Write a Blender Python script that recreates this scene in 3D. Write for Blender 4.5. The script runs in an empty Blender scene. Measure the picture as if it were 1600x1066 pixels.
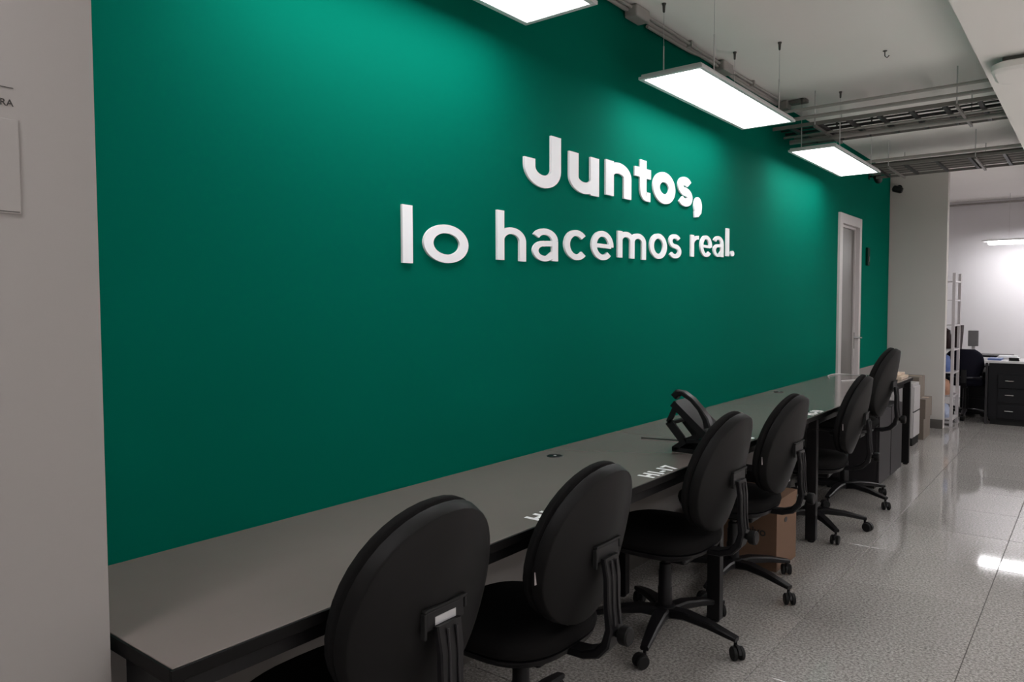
import bpy, bmesh, math, random
from mathutils import Vector, Matrix
random.seed(7)
S = bpy.context.scene
C = S.collection
PI = math.pi

# ------------------------------------------------------------------ camera, world, lights, exposure
cam_d = bpy.data.cameras.new('camera'); cam = bpy.data.objects.new('camera', cam_d); C.objects.link(cam)
cam_d.sensor_width = 36; cam_d.lens = 1168 / 1600 * 36; cam_d.clip_start = .02; cam_d.clip_end = 100
cam.matrix_world = (Matrix.Translation((1.886, 0, 1.37)) @ Matrix.Rotation(math.radians(38.2), 4, 'Z')
                    @ Matrix.Rotation(math.radians(90 - 2.75), 4, 'X') @ Matrix.Rotation(math.radians(-.2), 4, 'Z'))
S.camera = cam
S.view_settings.view_transform = 'Standard'; S.view_settings.look = 'None'
S.view_settings.gamma = 1; S.view_settings.use_curve_mapping = False
S.view_settings.exposure = 0.0
w = bpy.data.worlds.new('world'); S.world = w; w.use_nodes = True
w.node_tree.nodes['Background'].inputs[0].default_value = (.8, .82, .9, 1)
w.node_tree.nodes['Background'].inputs[1].default_value = .02
LAMP = 11.2          # strength of the pendant panels over the desks
LAMP_FILL = 18.5     # added panels out of view that brighten the room
LAMP_BACK = 26.0    # linear pendant of the back office
# added fill light, set at unseen windows invented for the right wall
def area(name, loc, rot, sx, sy, power, col=(1, 1, 1)):
    l = bpy.data.lights.new(name, 'AREA'); l.shape = 'RECTANGLE'; l.size = sx; l.size_y = sy; l.energy = power; l.color = col
    o = bpy.data.objects.new(name, l); C.objects.link(o); o.location = loc; o.rotation_euler = rot
    return o
area('window_fill_light', (4.9, 4.0, 1.6), (0, math.radians(90), 0), 1.2, 7.0, 15, (1, .97, .95))
# added sunlight through those windows; its bounce off the unseen floor brightens the ceiling
sd = bpy.data.lights.new('bounce_sun', 'SUN'); sd.energy = 17; sd.angle = .02; sd.color = (1, .95, .93)
so = bpy.data.objects.new('bounce_sun', sd); C.objects.link(so); so.rotation_euler = (0, math.radians(50), 0); so.location = (9, 4, 6)

# ------------------------------------------------------------------ materials
def lin(c):
    return tuple(((v / 255) / 12.92 if v / 255 <= .04045 else ((v / 255 + .055) / 1.055) ** 2.4) for v in c)
def mat(name, col, rough=.5, metal=0, ior=1.5, noise=0, scale=30, bump=0, bscale=200, coat=0, emit=0, spec=.5):
    m = bpy.data.materials.new(name); m.use_nodes = True
    nt = m.node_tree; b = nt.nodes['Principled BSDF']
    b.inputs['Base Color'].default_value = (*col, 1); b.inputs['Roughness'].default_value = rough
    b.inputs['Metallic'].default_value = metal; b.inputs['IOR'].default_value = ior
    b.inputs['Coat Weight'].default_value = coat; b.inputs['Specular IOR Level'].default_value = spec
    tc = nt.nodes.new('ShaderNodeTexCoord')
    if noise:
        n = nt.nodes.new('ShaderNodeTexNoise'); n.inputs['Scale'].default_value = scale; n.inputs['Detail'].default_value = 4
        r = nt.nodes.new('ShaderNodeMapRange'); r.inputs[3].default_value = 1 - noise; r.inputs[4].default_value = 1 + noise
        v = nt.nodes.new('ShaderNodeVectorMath'); v.operation = 'SCALE'; v.inputs[0].default_value = col
        nt.links.new(tc.outputs['Object'], n.inputs['Vector']); nt.links.new(n.outputs[0], r.inputs[0])
        nt.links.new(r.outputs[0], v.inputs['Scale']); nt.links.new(v.outputs[0], b.inputs['Base Color'])
    if bump:
        n = nt.nodes.new('ShaderNodeTexNoise'); n.inputs['Scale'].default_value = bscale; n.inputs['Detail'].default_value = 3
        bp = nt.nodes.new('ShaderNodeBump'); bp.inputs['Strength'].default_value = bump; bp.inputs['Distance'].default_value = .002
        nt.links.new(tc.outputs['Object'], n.inputs['Vector']); nt.links.new(n.outputs[0], bp.inputs['Height'])
        nt.links.new(bp.outputs[0], b.inputs['Normal'])
    if emit:
        b.inputs['Emission Color'].default_value = (1, .985, 1, 1); b.inputs['Emission Strength'].default_value = emit
    return m
M = {}
M['green'] = mat('green_paint', (.0001, .134, .089), .8, spec=.015, noise=.02, scale=2, bump=.05, bscale=150)
M['wall'] = mat('grey_white_paint', (.55, .52, .495), .7, noise=.03, scale=2, bump=.05, bscale=120)
M['pillar'] = mat('warm_grey_paint', (.345, .320, .305), .7, noise=.02, scale=3, bump=.06, bscale=90)
M['wall_low'] = mat('grey_lower_wall_paint', (.27, .25, .24), .7, spec=.2, noise=.03, scale=2)
M['backwall'] = mat('white_paint', (.80, .78, .80), .7, noise=.02, scale=2)
M['ceiling'] = mat('ceiling_paint', (.90, .865, .84), .8, noise=.03, scale=1.5, bump=.06, bscale=60)
M['base'] = mat('grey_baseboard', (.10, .092, .085), .5, noise=.1, scale=20)
M['letter'] = mat('white_acrylic', (.95, .96, .99), .35, noise=.01)
M['lampframe'] = mat('lamp_aluminium', (.72, .70, .71), .4, metal=.2, noise=.02)
M['diffuser'] = mat('lit_diffuser', (1, 1, 1), .5, emit=LAMP)
M['diffuser_fill'] = mat('lit_diffuser_fill', (1, 1, 1), .5, emit=LAMP_FILL)
M['diffuser_back'] = mat('lit_diffuser_back', (1, 1, 1), .5, emit=LAMP_BACK)
M['wire'] = mat('suspension_steel', (.60, .58, .58), .45, metal=.2, noise=.05)
M['anchor'] = mat('dark_anchor', (.10, .09, .085), .5, metal=.4, noise=.05)
M['desktop'] = mat('grey_laminate', (.168, .138, .129), .16, spec=.28, noise=.05, scale=6)
M['black_edge'] = mat('black_edge_band', (.006, .0055, .0055), .5, spec=.12, noise=.1)
M['desk_metal'] = mat('black_powder_coat', (.008, .0075, .008), .45, spec=0.25, noise=.1, bump=.05, bscale=400)
M['shell'] = mat('black_chair_plastic', (.009, .0085, .0085), .5, spec=.15, noise=.08, scale=60, bump=.12, bscale=700)
M['fabric'] = mat('black_chair_fabric', (.009, .0085, .0085), .9, spec=0.08, noise=.2, scale=300, bump=.3, bscale=900)
M['dark_plastic'] = mat('black_plastic', (.008, .0075, .0085), .4, spec=0.25, noise=.08, scale=60)
M['rubber'] = mat('black_rubber', (.010, .010, .010), .6, spec=0.25, noise=.1)
M['silver'] = mat('silver_label', (.55, .55, .56), .35, metal=.3, noise=.05)
M['tag'] = mat('white_cloth_tag', (.50, .44, .44), .8, noise=.05)
M['print'] = mat('white_print', (.85, .83, .84), .6, noise=.03)
M['dark_print'] = mat('dark_print', (.03, .027, .025), .6, noise=.03)
M['card'] = mat('brown_cardboard', (.17, .095, .058), .85, noise=.08, scale=40, bump=.1, bscale=100)
M['card2'] = mat('dull_cardboard', (.17, .14, .115), .85, noise=.12, scale=30)
M['tan'] = mat('tan_paper', (.52, .41, .32), .8, noise=.06, scale=20)
M['cabinet'] = mat('charcoal_cabinet', (.026,.024,.026), .45, spec=0.25, noise=.06, scale=20)
M['conduit'] = mat('painted_conduit', (.36, .335, .32), .5, noise=.12, scale=14)
M['tray'] = mat('galvanised_tray', (.24, .22, .21), .45, metal=.3, noise=.12, scale=20)
M['black_cable'] = mat('black_cable', (.015, .014, .014), .5, noise=.1)
M['doorframe'] = mat('door_frame_paint', (.50, .47, .465), .4, noise=.03)
M['doorpanel'] = mat('door_panel_grey', (.13, .12, .112), .35, noise=.06, scale=5)
M['chrome'] = mat('chrome', (.7, .7, .7), .2, metal=1, noise=.02)
M['rack'] = mat('white_rack', (.50, .47, .48), .4, noise=.03)
M['blue'] = mat('blue_plastic', (.10, .16, .38), .5, noise=.2, scale=20)
M['paleblue'] = mat('pale_blue_plastic', (.42, .47, .62), .5, noise=.15, scale=20)
M['orange'] = mat('orange_cardboard', (.42, .22, .14), .7, noise=.15, scale=20)
M['black_desk'] = mat('black_office_desk', (.008, .008, .010), .4, spec=0.25, noise=.1)
M['navy'] = mat('navy_black_fabric', (.010, .010, .017), .8, spec=0.08, noise=.2, scale=100)
M['brownblack'] = mat('dark_brown_leather', (.022, .012, .012), .5, spec=0.08, noise=.2, scale=60)
M['white_top'] = mat('white_table_top', (.62, .61, .62), .3, noise=.02)
M['grey'] = mat('mid_grey_plastic', (.22, .21, .215), .5, noise=.1)
M['white_cab'] = mat('white_enamel', (.45, .43, .43), .4, noise=.03)
M['clear'] = mat('pale_cable', (.62, .60, .60), .3, noise=.02)

def granite():
    m = bpy.data.materials.new('polished_granite'); m.use_nodes = True
    nt = m.node_tree; b = nt.nodes['Principled BSDF']; L = nt.links.new
    g = nt.nodes.new('ShaderNodeNewGeometry')
    n1 = nt.nodes.new('ShaderNodeTexNoise'); n1.inputs['Scale'].default_value = 95; n1.inputs['Detail'].default_value = 3; n1.inputs['Roughness'].default_value = .7
    n2 = nt.nodes.new('ShaderNodeTexNoise'); n2.inputs['Scale'].default_value = 1.1; n2.inputs['Detail'].default_value = 2
    v = nt.nodes.new('ShaderNodeTexVoronoi'); v.inputs['Scale'].default_value = 170
    for n in (n1, n2, v): L(g.outputs['Position'], n.inputs['Vector'])
    r = nt.nodes.new('ShaderNodeValToRGB'); e = r.color_ramp.elements
    e[0].position = .36; e[0].color = (.175, .165, .158, 1); e[1].position = .64; e[1].color = (.46, .44, .42, 1)
    L(n1.outputs[0], r.inputs[0])
    r2 = nt.nodes.new('ShaderNodeValToRGB'); e = r2.color_ramp.elements
    e[0].position = .0; e[0].color = (.62, .6, .6, 1); e[1].position = .45; e[1].color = (1.06, 1.05, 1.04, 1)
    L(v.outputs['Distance'], r2.inputs[0])
    mx = nt.nodes.new('ShaderNodeMixRGB'); mx.blend_type = 'MULTIPLY'; mx.inputs[0].default_value = .55
    L(r.outputs[0], mx.inputs[1]); L(r2.outputs[0], mx.inputs[2])
    r3 = nt.nodes.new('ShaderNodeMapRange'); r3.inputs[3].default_value = .9; r3.inputs[4].default_value = 1.1
    L(n2.outputs[0], r3.inputs[0])
    oi = nt.nodes.new('ShaderNodeObjectInfo')
    r4 = nt.nodes.new('ShaderNodeMapRange'); r4.inputs[3].default_value = .95; r4.inputs[4].default_value = 1.05
    L(oi.outputs['Random'], r4.inputs[0])
    mm = nt.nodes.new('ShaderNodeMath'); mm.operation = 'MULTIPLY'; L(r3.outputs[0], mm.inputs[0]); L(r4.outputs[0], mm.inputs[1])
    s = nt.nodes.new('ShaderNodeVectorMath'); s.operation = 'SCALE'; L(mx.outputs[0], s.inputs[0]); L(mm.outputs[0], s.inputs['Scale'])
    L(s.outputs[0], b.inputs['Base Color'])
    b.inputs['Roughness'].default_value = .05; b.inputs['IOR'].default_value = 1.5
    n3 = nt.nodes.new('ShaderNodeTexNoise'); n3.inputs['Scale'].default_value = 6
    L(g.outputs['Position'], n3.inputs['Vector'])
    bp = nt.nodes.new('ShaderNodeBump'); bp.inputs['Strength'].default_value = .03; bp.inputs['Distance'].default_value = .002
    L(n3.outputs[0], bp.inputs['Height']); L(bp.outputs[0], b.inputs['Normal'])
    return m
M['granite'] = granite()
M['joint'] = mat('tile_joint', (.07, .065, .06), .8, noise=.1)

# ------------------------------------------------------------------ mesh helpers
class MB:
    def __init__(s): s.v = []; s.f = []; s.flat = set()
    def add(s, vs, fs):
        o = len(s.v); s.v += [tuple(p) for p in vs]; s.f += [tuple(i + o for i in f) for f in fs]; return s
    def box(s, x0, x1, y0, y1, z0, z1, bev=0):
        if bev <= 0:
            vs = [(x, y, z) for x in (x0, x1) for y in (y0, y1) for z in (z0, z1)]
            k = len(s.f); s.flat.update(range(k, k + 6))
            return s.add(vs, [(0, 1, 3, 2), (4, 6, 7, 5), (0, 4, 5, 1), (2, 3, 7, 6), (0, 2, 6, 4), (1, 5, 7, 3)])
        bm = bmesh.new(); r = bmesh.ops.create_cube(bm, size=1)
        for q in bm.verts: q.co = Vector(((x0 + x1) / 2 + q.co.x * (x1 - x0), (y0 + y1) / 2 + q.co.y * (y1 - y0), (z0 + z1) / 2 + q.co.z * (z1 - z0)))
        bmesh.ops.bevel(bm, geom=bm.edges[:], offset=min(bev, .45 * min(x1 - x0, y1 - y0, z1 - z0)), segments=2, profile=.5, affect='EDGES')
        return s.bm(bm)
    def bm(s, bm):
        bm.verts.index_update(); k = len(s.f); s.flat.update(range(k, k + len(bm.faces)))
        s.add([v.co[:] for v in bm.verts], [[v.index for v in f.verts] for f in bm.faces]); bm.free(); return s
    def rings(s, rings, cap=True, closed=True):          # loft through equal rings
        o = len(s.v); n = len(rings[0])
        for r in rings: s.v += [tuple(p) for p in r]
        for i in range(len(rings) - 1):
            for k in range(n if closed else n - 1):
                a = o + i * n + k; b = o + i * n + (k + 1) % n
                s.f.append((a, b, b + n, a + n))
        if cap:
            s.f.append(tuple(o + k for k in reversed(range(n)))); s.f.append(tuple(o + (len(rings) - 1) * n + k for k in range(n)))
        return s
    def tube(s, pts, r, n=8, cap=True):
        pts = [Vector(p) for p in pts]; rr = r if isinstance(r, (list, tuple)) else [r] * len(pts)
        up = None; rings = []
        for i, p in enumerate(pts):
            t = (pts[min(i + 1, len(pts) - 1)] - pts[max(i - 1, 0)]).normalized()
            if up is None:
                up = t.cross(Vector((0, 0, 1)) if abs(t.z) < .9 else Vector((1, 0, 0))).normalized()
            u = (up - t * up.dot(t)).normalized(); up = u; q = t.cross(u)
            rings.append([p + (u * math.cos(2 * PI * k / n) + q * math.sin(2 * PI * k / n)) * rr[i] for k in range(n)])
        return s.rings(rings, cap)
    def strip(s, pts, wid, thick, side=(0, 1, 0)):       # rectangular section swept along pts
        pts = [Vector(p) for p in pts]; sd = Vector(side); rings = []
        ww = wid if isinstance(wid, (list, tuple)) else [wid] * len(pts); tt = thick if isinstance(thick, (list, tuple)) else [thick] * len(pts)
        for i, p in enumerate(pts):
            t = (pts[min(i + 1, len(pts) - 1)] - pts[max(i - 1, 0)]).normalized(); nn = t.cross(sd).normalized()
            a, b = ww[i] / 2, tt[i] / 2; c = min(a, b) * .4
            prof = [(-a + c, -b), (a - c, -b), (a, -b + c), (a, b - c), (a - c, b), (-a + c, b), (-a, b - c), (-a, -b + c)]
            rings.append([p + sd * x + nn * y for x, y in prof])
        return s.rings(rings)
    def lathe(s, prof, n=20, M4=None):                    # prof (r,z) about local z
        rings = [[Vector((r * math.cos(2 * PI * k / n), r * math.sin(2 * PI * k / n), z)) for k in range(n)] for r, z in prof]
        if M4: rings = [[M4 @ p for p in r] for r in rings]
        return s.rings(rings)
    def prism(s, poly, axis, a, b):                       # 2D polygon extruded along an axis
        def P(u, v, t): return (t, u, v) if axis == 'x' else ((u, t, v) if axis == 'y' else (u, v, t))
        return s.rings([[P(u, v, a) for u, v in poly], [P(u, v, b) for u, v in poly]])
    def build(s, name, m, parent=None, smooth=True, loc=None, ang=35):
        me = bpy.data.meshes.new(name); me.from_pydata(s.v, [], s.f); me.update()
        bm = bmesh.new(); bm.from_mesh(me); bmesh.ops.recalc_face_normals(bm, faces=bm.faces[:]); bm.to_mesh(me); bm.free()
        me.materials.append(M[m] if isinstance(m, str) else m)
        if smooth:
            me.set_sharp_from_angle(angle=math.radians(ang)); me.polygons.foreach_set('use_smooth', [i not in s.flat for i in range(len(me.polygons))])
        o = bpy.data.objects.new(name, me); C.objects.link(o)
        if parent: o.parent = parent
        if loc: o.location = loc
        return o
def tag(o, label, cat, group=None):
    o['label'] = label; o['category'] = cat
    if group: o['group'] = group
    return o
def thing(name, label, cat, loc=(0, 0, 0), rz=0, group=None):
    o = bpy.data.objects.new(name, None); o.empty_display_size = .1; C.objects.link(o); o.location = loc; o.rotation_euler = (0, 0, rz)
    return tag(o, label, cat, group)
def struct(name, mb, m, parent=None, smooth=False):
    o = mb.build(name, m, parent, smooth)
    if not parent: o['kind'] = 'structure'
    return o
def rot(axis, deg, loc=(0, 0, 0)): return Matrix.Translation(loc) @ Matrix.Rotation(math.radians(deg), 4, axis)
def text(name, body, size, m, M4, parent, extrude=.0004, bold=0.0):
    cu = bpy.data.curves.new(name, 'FONT'); cu.body = body; cu.size = size; cu.extrude = extrude; cu.offset = bold
    cu.align_x = 'CENTER'; cu.align_y = 'CENTER'; cu.resolution_u = 4
    t = bpy.data.objects.new(name + '_tmp', cu); C.objects.link(t)
    dg = bpy.context.evaluated_depsgraph_get(); me = bpy.data.meshes.new_from_object(t.evaluated_get(dg))
    bpy.data.objects.remove(t); bpy.data.curves.remove(cu)
    me.name = name; me.transform(M4); me.materials.clear(); me.materials.append(M[m])
    o = bpy.data.objects.new(name, me); C.objects.link(o)
    if parent: o.parent = parent
    return o

# ------------------------------------------------------------------ the room
CE = 2.84; XR = 5.0; Y0 = -3.0; YB = 12.6; GE = 9.25
# floor: bed with granite tiles
fl = struct('floor', MB().box(-1.6, XR, Y0, YB, -.08, -.006), 'joint')
T = .606; g = .0012
xs = [.9 + T * k for k in range(-6, 8)]; ys = [3.30 + T * k for k in range(-11, 17)]
shared = {}; rest = MB()
for i in range(len(xs) - 1):
    for j in range(len(ys) - 1):
        a, b = max(xs[i], -1.6), min(xs[i + 1], XR); c, d = max(ys[j], Y0), min(ys[j + 1], YB)
        if b - a < .03 or d - c < .03: continue
        if b <= 0 and c < 9.0: continue
        a += g; b -= g; c += g; d -= g
        cx, cy = (a + b) / 2, (c + d) / 2
        vis = cy > .2 and a < 1.886 - .05 * cy + .1
        if vis:
            key = (round(b - a, 3), round(d - c, 3))
            if key not in shared:
                hx, hy = (b - a) / 2, (d - c) / 2; e = .0015
                mb = MB(); mb.rings([[(-hx, -hy, -.006), (hx, -hy, -.006), (hx, hy, -.006), (-hx, hy, -.006)],
                                     [(-hx, -hy, -e), (hx, -hy, -e), (hx, hy, -e), (-hx, hy, -e)],
                                     [(-hx + e, -hy + e, 0), (hx - e, -hy + e, 0), (hx - e, hy - e, 0), (-hx + e, hy - e, 0)]])
                o = mb.build('floor_tile', 'granite', fl, False); shared[key] = o.data
            else:
                o = bpy.data.objects.new('floor_tile', shared[key]); C.objects.link(o); o.parent = fl
            o.location = (cx, cy, 0)
        else:
            rest.box(a, b, c, d, -.006, 0)
r_ = rest.build('floor_tile_field', 'granite', fl, False); r_['kind'] = 'stuff'

struct('ceiling', MB().box(-1.6, XR, Y0, YB, CE, CE + .1), 'ceiling')
struct('ceiling_beam', MB().box(1.41, 2.3, Y0, YB - .02, 2.5, CE - .001), 'ceiling')
DY0, DY1, DZ = 7.19, 7.93, 2.2
wl = MB(); wl.box(-.15, 0, .6, DY0, .72, CE - .001); wl.box(-.15, 0, DY1, GE, .72, CE - .001); wl.box(-.15, 0, DY0, DY1, DZ, CE - .001)
struct('wall_left', wl, 'green')
wl = MB(); wl.box(-.15, -.001, .6, DY0, 0, .719); wl.box(-.15, -.001, DY1, GE, 0, .719)
struct('wall_left_lower', wl, 'wall_low')
struct('wall_left_pillar', MB().box(-.15, .45, Y0, .609, 0, CE - .001), 'pillar')
struct('baseboard_left', MB().box(0, .014, .61, DY0 - .02, 0, .10).box(0, .014, DY1 + .02, GE, 0, .10), 'base')
struct('wall_back_partition', MB().box(-1.6, .56, GE + .05, GE + .17, 0, CE - .001), 'wall')
struct('baseboard_back', MB().box(-.1, .562, GE + .036, GE + .049, 0, .10), 'base')
struct('wall_left_back_office', MB().box(-1.75, -1.6, GE + .17, YB, 0, CE - .001), 'backwall')
struct('wall_back', MB().box(-1.75, XR, YB, YB + .15, 0, CE - .001), 'backwall')
struct('wall_front', MB().box(-.15, XR, Y0 - .15, Y0, 0, CE - .001), 'wall')
wr = MB(); wr.box(XR, XR + .15, Y0, YB, 0, .9); wr.box(XR, XR + .15, Y0, YB, 2.3, CE - .001)
wr.box(XR, XR + .15, Y0, .4, .9, 2.3); wr.box(XR, XR + .15, 11.0, YB, .9, 2.3)
struct('wall_right', wr, 'wall')
fr = MB()
for k in range(9): fr.box(XR + .03, XR + .08, .4 + k * 1.3175, .46 + k * 1.3175, .9, 2.3)
fr.box(XR + .03, XR + .08, .4, 11, .9, .95).box(XR + .03, XR + .08, .4, 11, 2.25, 2.3); struct('added_window_1', fr, 'doorframe')  # unseen windows, added to let the sunlight in

# door in the green wall
dr = MB(); y0, y1 = DY0 - .02, DY1 + .02
dr.box(-.10, .02, y0, DY0 + .075, 0, DZ).box(-.10, .02, DY1 - .055, y1, 0, DZ).box(-.10, .02, DY0 + .075, DY1 - .055, DZ - .09, DZ)
door = struct('door_1', dr, 'doorframe')
MB().box(-.09, -.03, DY0 + .077, DY1 - .057, .005, DZ - .092).build('door_panel', 'doorpanel', door, False)
dd = MB().box(-.0295, -.015, DY0 + .077, DY0 + .095, .005, DZ - .092).box(-.0295, -.015, DY1 - .085, DY1 - .057, .005, DZ - .092).box(-.0295, -.015, DY0 + .095, DY1 - .085, DZ - .115, DZ - .092)
dd.build('leaf_edge', 'doorframe', door, False)
h = MB().box(-.0148, -.009, DY1 - .085, DY1 - .059, .93, 1.09, .002); h.tube([(-.012, DY1 - .079, 1.04), (.035, DY1 - .079, 1.04)], .008); h.tube([(.03, DY1 - .08, 1.04), (.03, DY1 + .03, 1.035)], .008)
h.build('door_handle', 'chrome', door)
h = MB().box(-.0148, -.004, DY0 + .08, DY0 + .095, .98, 1.06, .002); h.build('door_latch', 'chrome', door)

# ------------------------------------------------------------------ pendant panels
def pendant(x0, x1, y0, y1, z, label, dif='diffuser', group=None, wires=True):
    cx, cy = (x0 + x1) / 2, (y0 + y1) / 2; hx, hy = (x1 - x0) / 2, (y1 - y0) / 2
    t = thing('pendant_panel_lamp', label, 'ceiling light', (cx, cy, z), 0, group)
    f = MB(); b = .022; h = .014
    f.box(-hx, hx, -hy, -hy + b, 0, h, .002); f.box(-hx, hx, hy - b, hy, 0, h, .002)
    f.box(-hx, -hx + b, -hy + b, hy - b, 0, h, .002); f.box(hx - b, hx, -hy + b, hy - b, 0, h, .002)
    f.build('frame', 'lampframe', t)
    MB().box(-hx + .01, hx - .01, -hy + .01, hy - .01, h - .001, h + .012, .002).build('back_plate', 'lampframe', t)
    MB().box(-hx + b - .002, hx - b + .002, -hy + b - .002, hy - b + .002, .003, .007).build('diffuser', dif, t, False)
    if wires:
        for sx in (-1, 1):
            for sy in (-1, 1):
                wx, wy = sx * (hx - .03), sy * (hy - .2)
                L = CE - z
                q = MB().tube([(wx, wy, h + .012), (wx, wy, h + .19)], .0036, 8)
                q.tube([(wx, wy, h + .19), (wx, wy, L - .03)], .0014, 6)
                o = q.build('suspension_wire', 'wire', t)
                MB().lathe([(.004, -.045), (.006, -.04), (.0075, -.012), (.011, -.004), (.011, -.0005)], 10, Matrix.Translation((wx, wy, L))).build('ceiling_anchor', 'anchor', o)
    return t
LZ = 2.43
pendant(.14, .46, 1.03, 2.31, LZ, 'white panel lamp cut by the top edge of the photo, nearest of three', group='pendant lamps over the desks')
pendant(.14, .46, 3.19, 4.49, LZ, 'white panel lamp hanging above the word with the comma, middle of three', group='pendant lamps over the desks')
pendant(.14, .46, 5.34, 6.64, LZ, 'white panel lamp hanging farthest, near the door and black camera', group='pendant lamps over the desks')
for k, yy in enumerate((-1.12,)):  # unseen panel behind the camera, added as room fill
    pendant(.6, .92, yy, yy + 1.28, LZ, 'added unseen panel lamp hanging behind the camera beside the grey pillar', 'diffuser_fill', 'added fill lamps out of view')
for yy, lab_ in zip((-1.12, 1.03, 3.19, 5.34, 7.5), ['added panel lamp of the unseen right-hand row, ' + q for q in ('behind the camera', 'beside the camera', 'second past the camera', 'third past the camera', 'farthest from the camera')]):  # row of unseen lamps added for ambient light
    pendant(3.2, 3.52, yy, yy + 1.28, LZ, lab_, 'diffuser_fill', 'added fill lamps out of view')
for yy, lab_ in ((7.3, 'first past'), (9.4, 'farthest past')):  # extra unseen lamps added to light the far floor and column
    pendant(2.5, 2.82, yy, yy + 1.28, LZ, 'added unseen panel lamp right of the ceiling beam, ' + lab_ + ' the far cable ladder', 'diffuser_fill', 'added fill lamps out of view')
# linear pendant of the back office
t = thing('linear_lamp', 'long thin lit lamp hanging before the white back wall', 'ceiling light', (0, 0, 0))
MB().box(.60, 2.96, 11.86, 12.14, 2.205, 2.225, .003).build('housing', 'lampframe', t)
MB().box(.665, 2.895, 11.93, 12.07, 2.165, 2.2045, .012).build('diffuser', 'diffuser_back', t)
for x in (.9, 2.6): MB().tube([(x, 12, 2.225), (x, 12, CE)], .002, 6).build('suspension_wire', 'wire', t)

# ------------------------------------------------------------------ sign letters (front faces in metres on the wall, one thing per letter)
def arc(cx, cy, rx, ry, a0, a1, n=18):
    return [(cx + rx * math.cos(math.radians(a0 + (a1 - a0) * k / n)), cy + ry * math.sin(math.radians(a0 + (a1 - a0) * k / n))) for k in range(n + 1)]
def ribbon(mb, pts, wd, depth, off):
    P = [Vector((p[0], p[1])) for p in pts]; n = len(P); L = []; R = []
    for i, p in enumerate(P):
        t = (P[min(i + 1, n - 1)] - P[max(i - 1, 0)]).normalized(); q = Vector((-t.y, t.x))
        ww = wd[i] if isinstance(wd, list) else wd
        L.append(p + q * ww / 2); R.append(p - q * ww / 2)
    x1 = depth - off
    rings = [[(.0, l.x, l.y), (x1, l.x, l.y), (x1, r.x, r.y), (.0, r.x, r.y)] for l, r in zip(L, R)]
    mb.rings(rings)
def ring(mb, cx, cy, rx, ry, s, depth, n=44, sy=None):
    sy = sy or s
    rr = []
    for k in range(n + 1):
        a = 2 * PI * k / n; c, d = math.cos(a), math.sin(a)
        o = (cx + rx * c, cy + ry * d); i = (cx + (rx - s) * c, cy + (ry - sy) * d)
        rr.append([(.0, *o), (depth, *o), (depth, *i), (.0, *i)])
    mb.rings(rr, cap=False)
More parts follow.
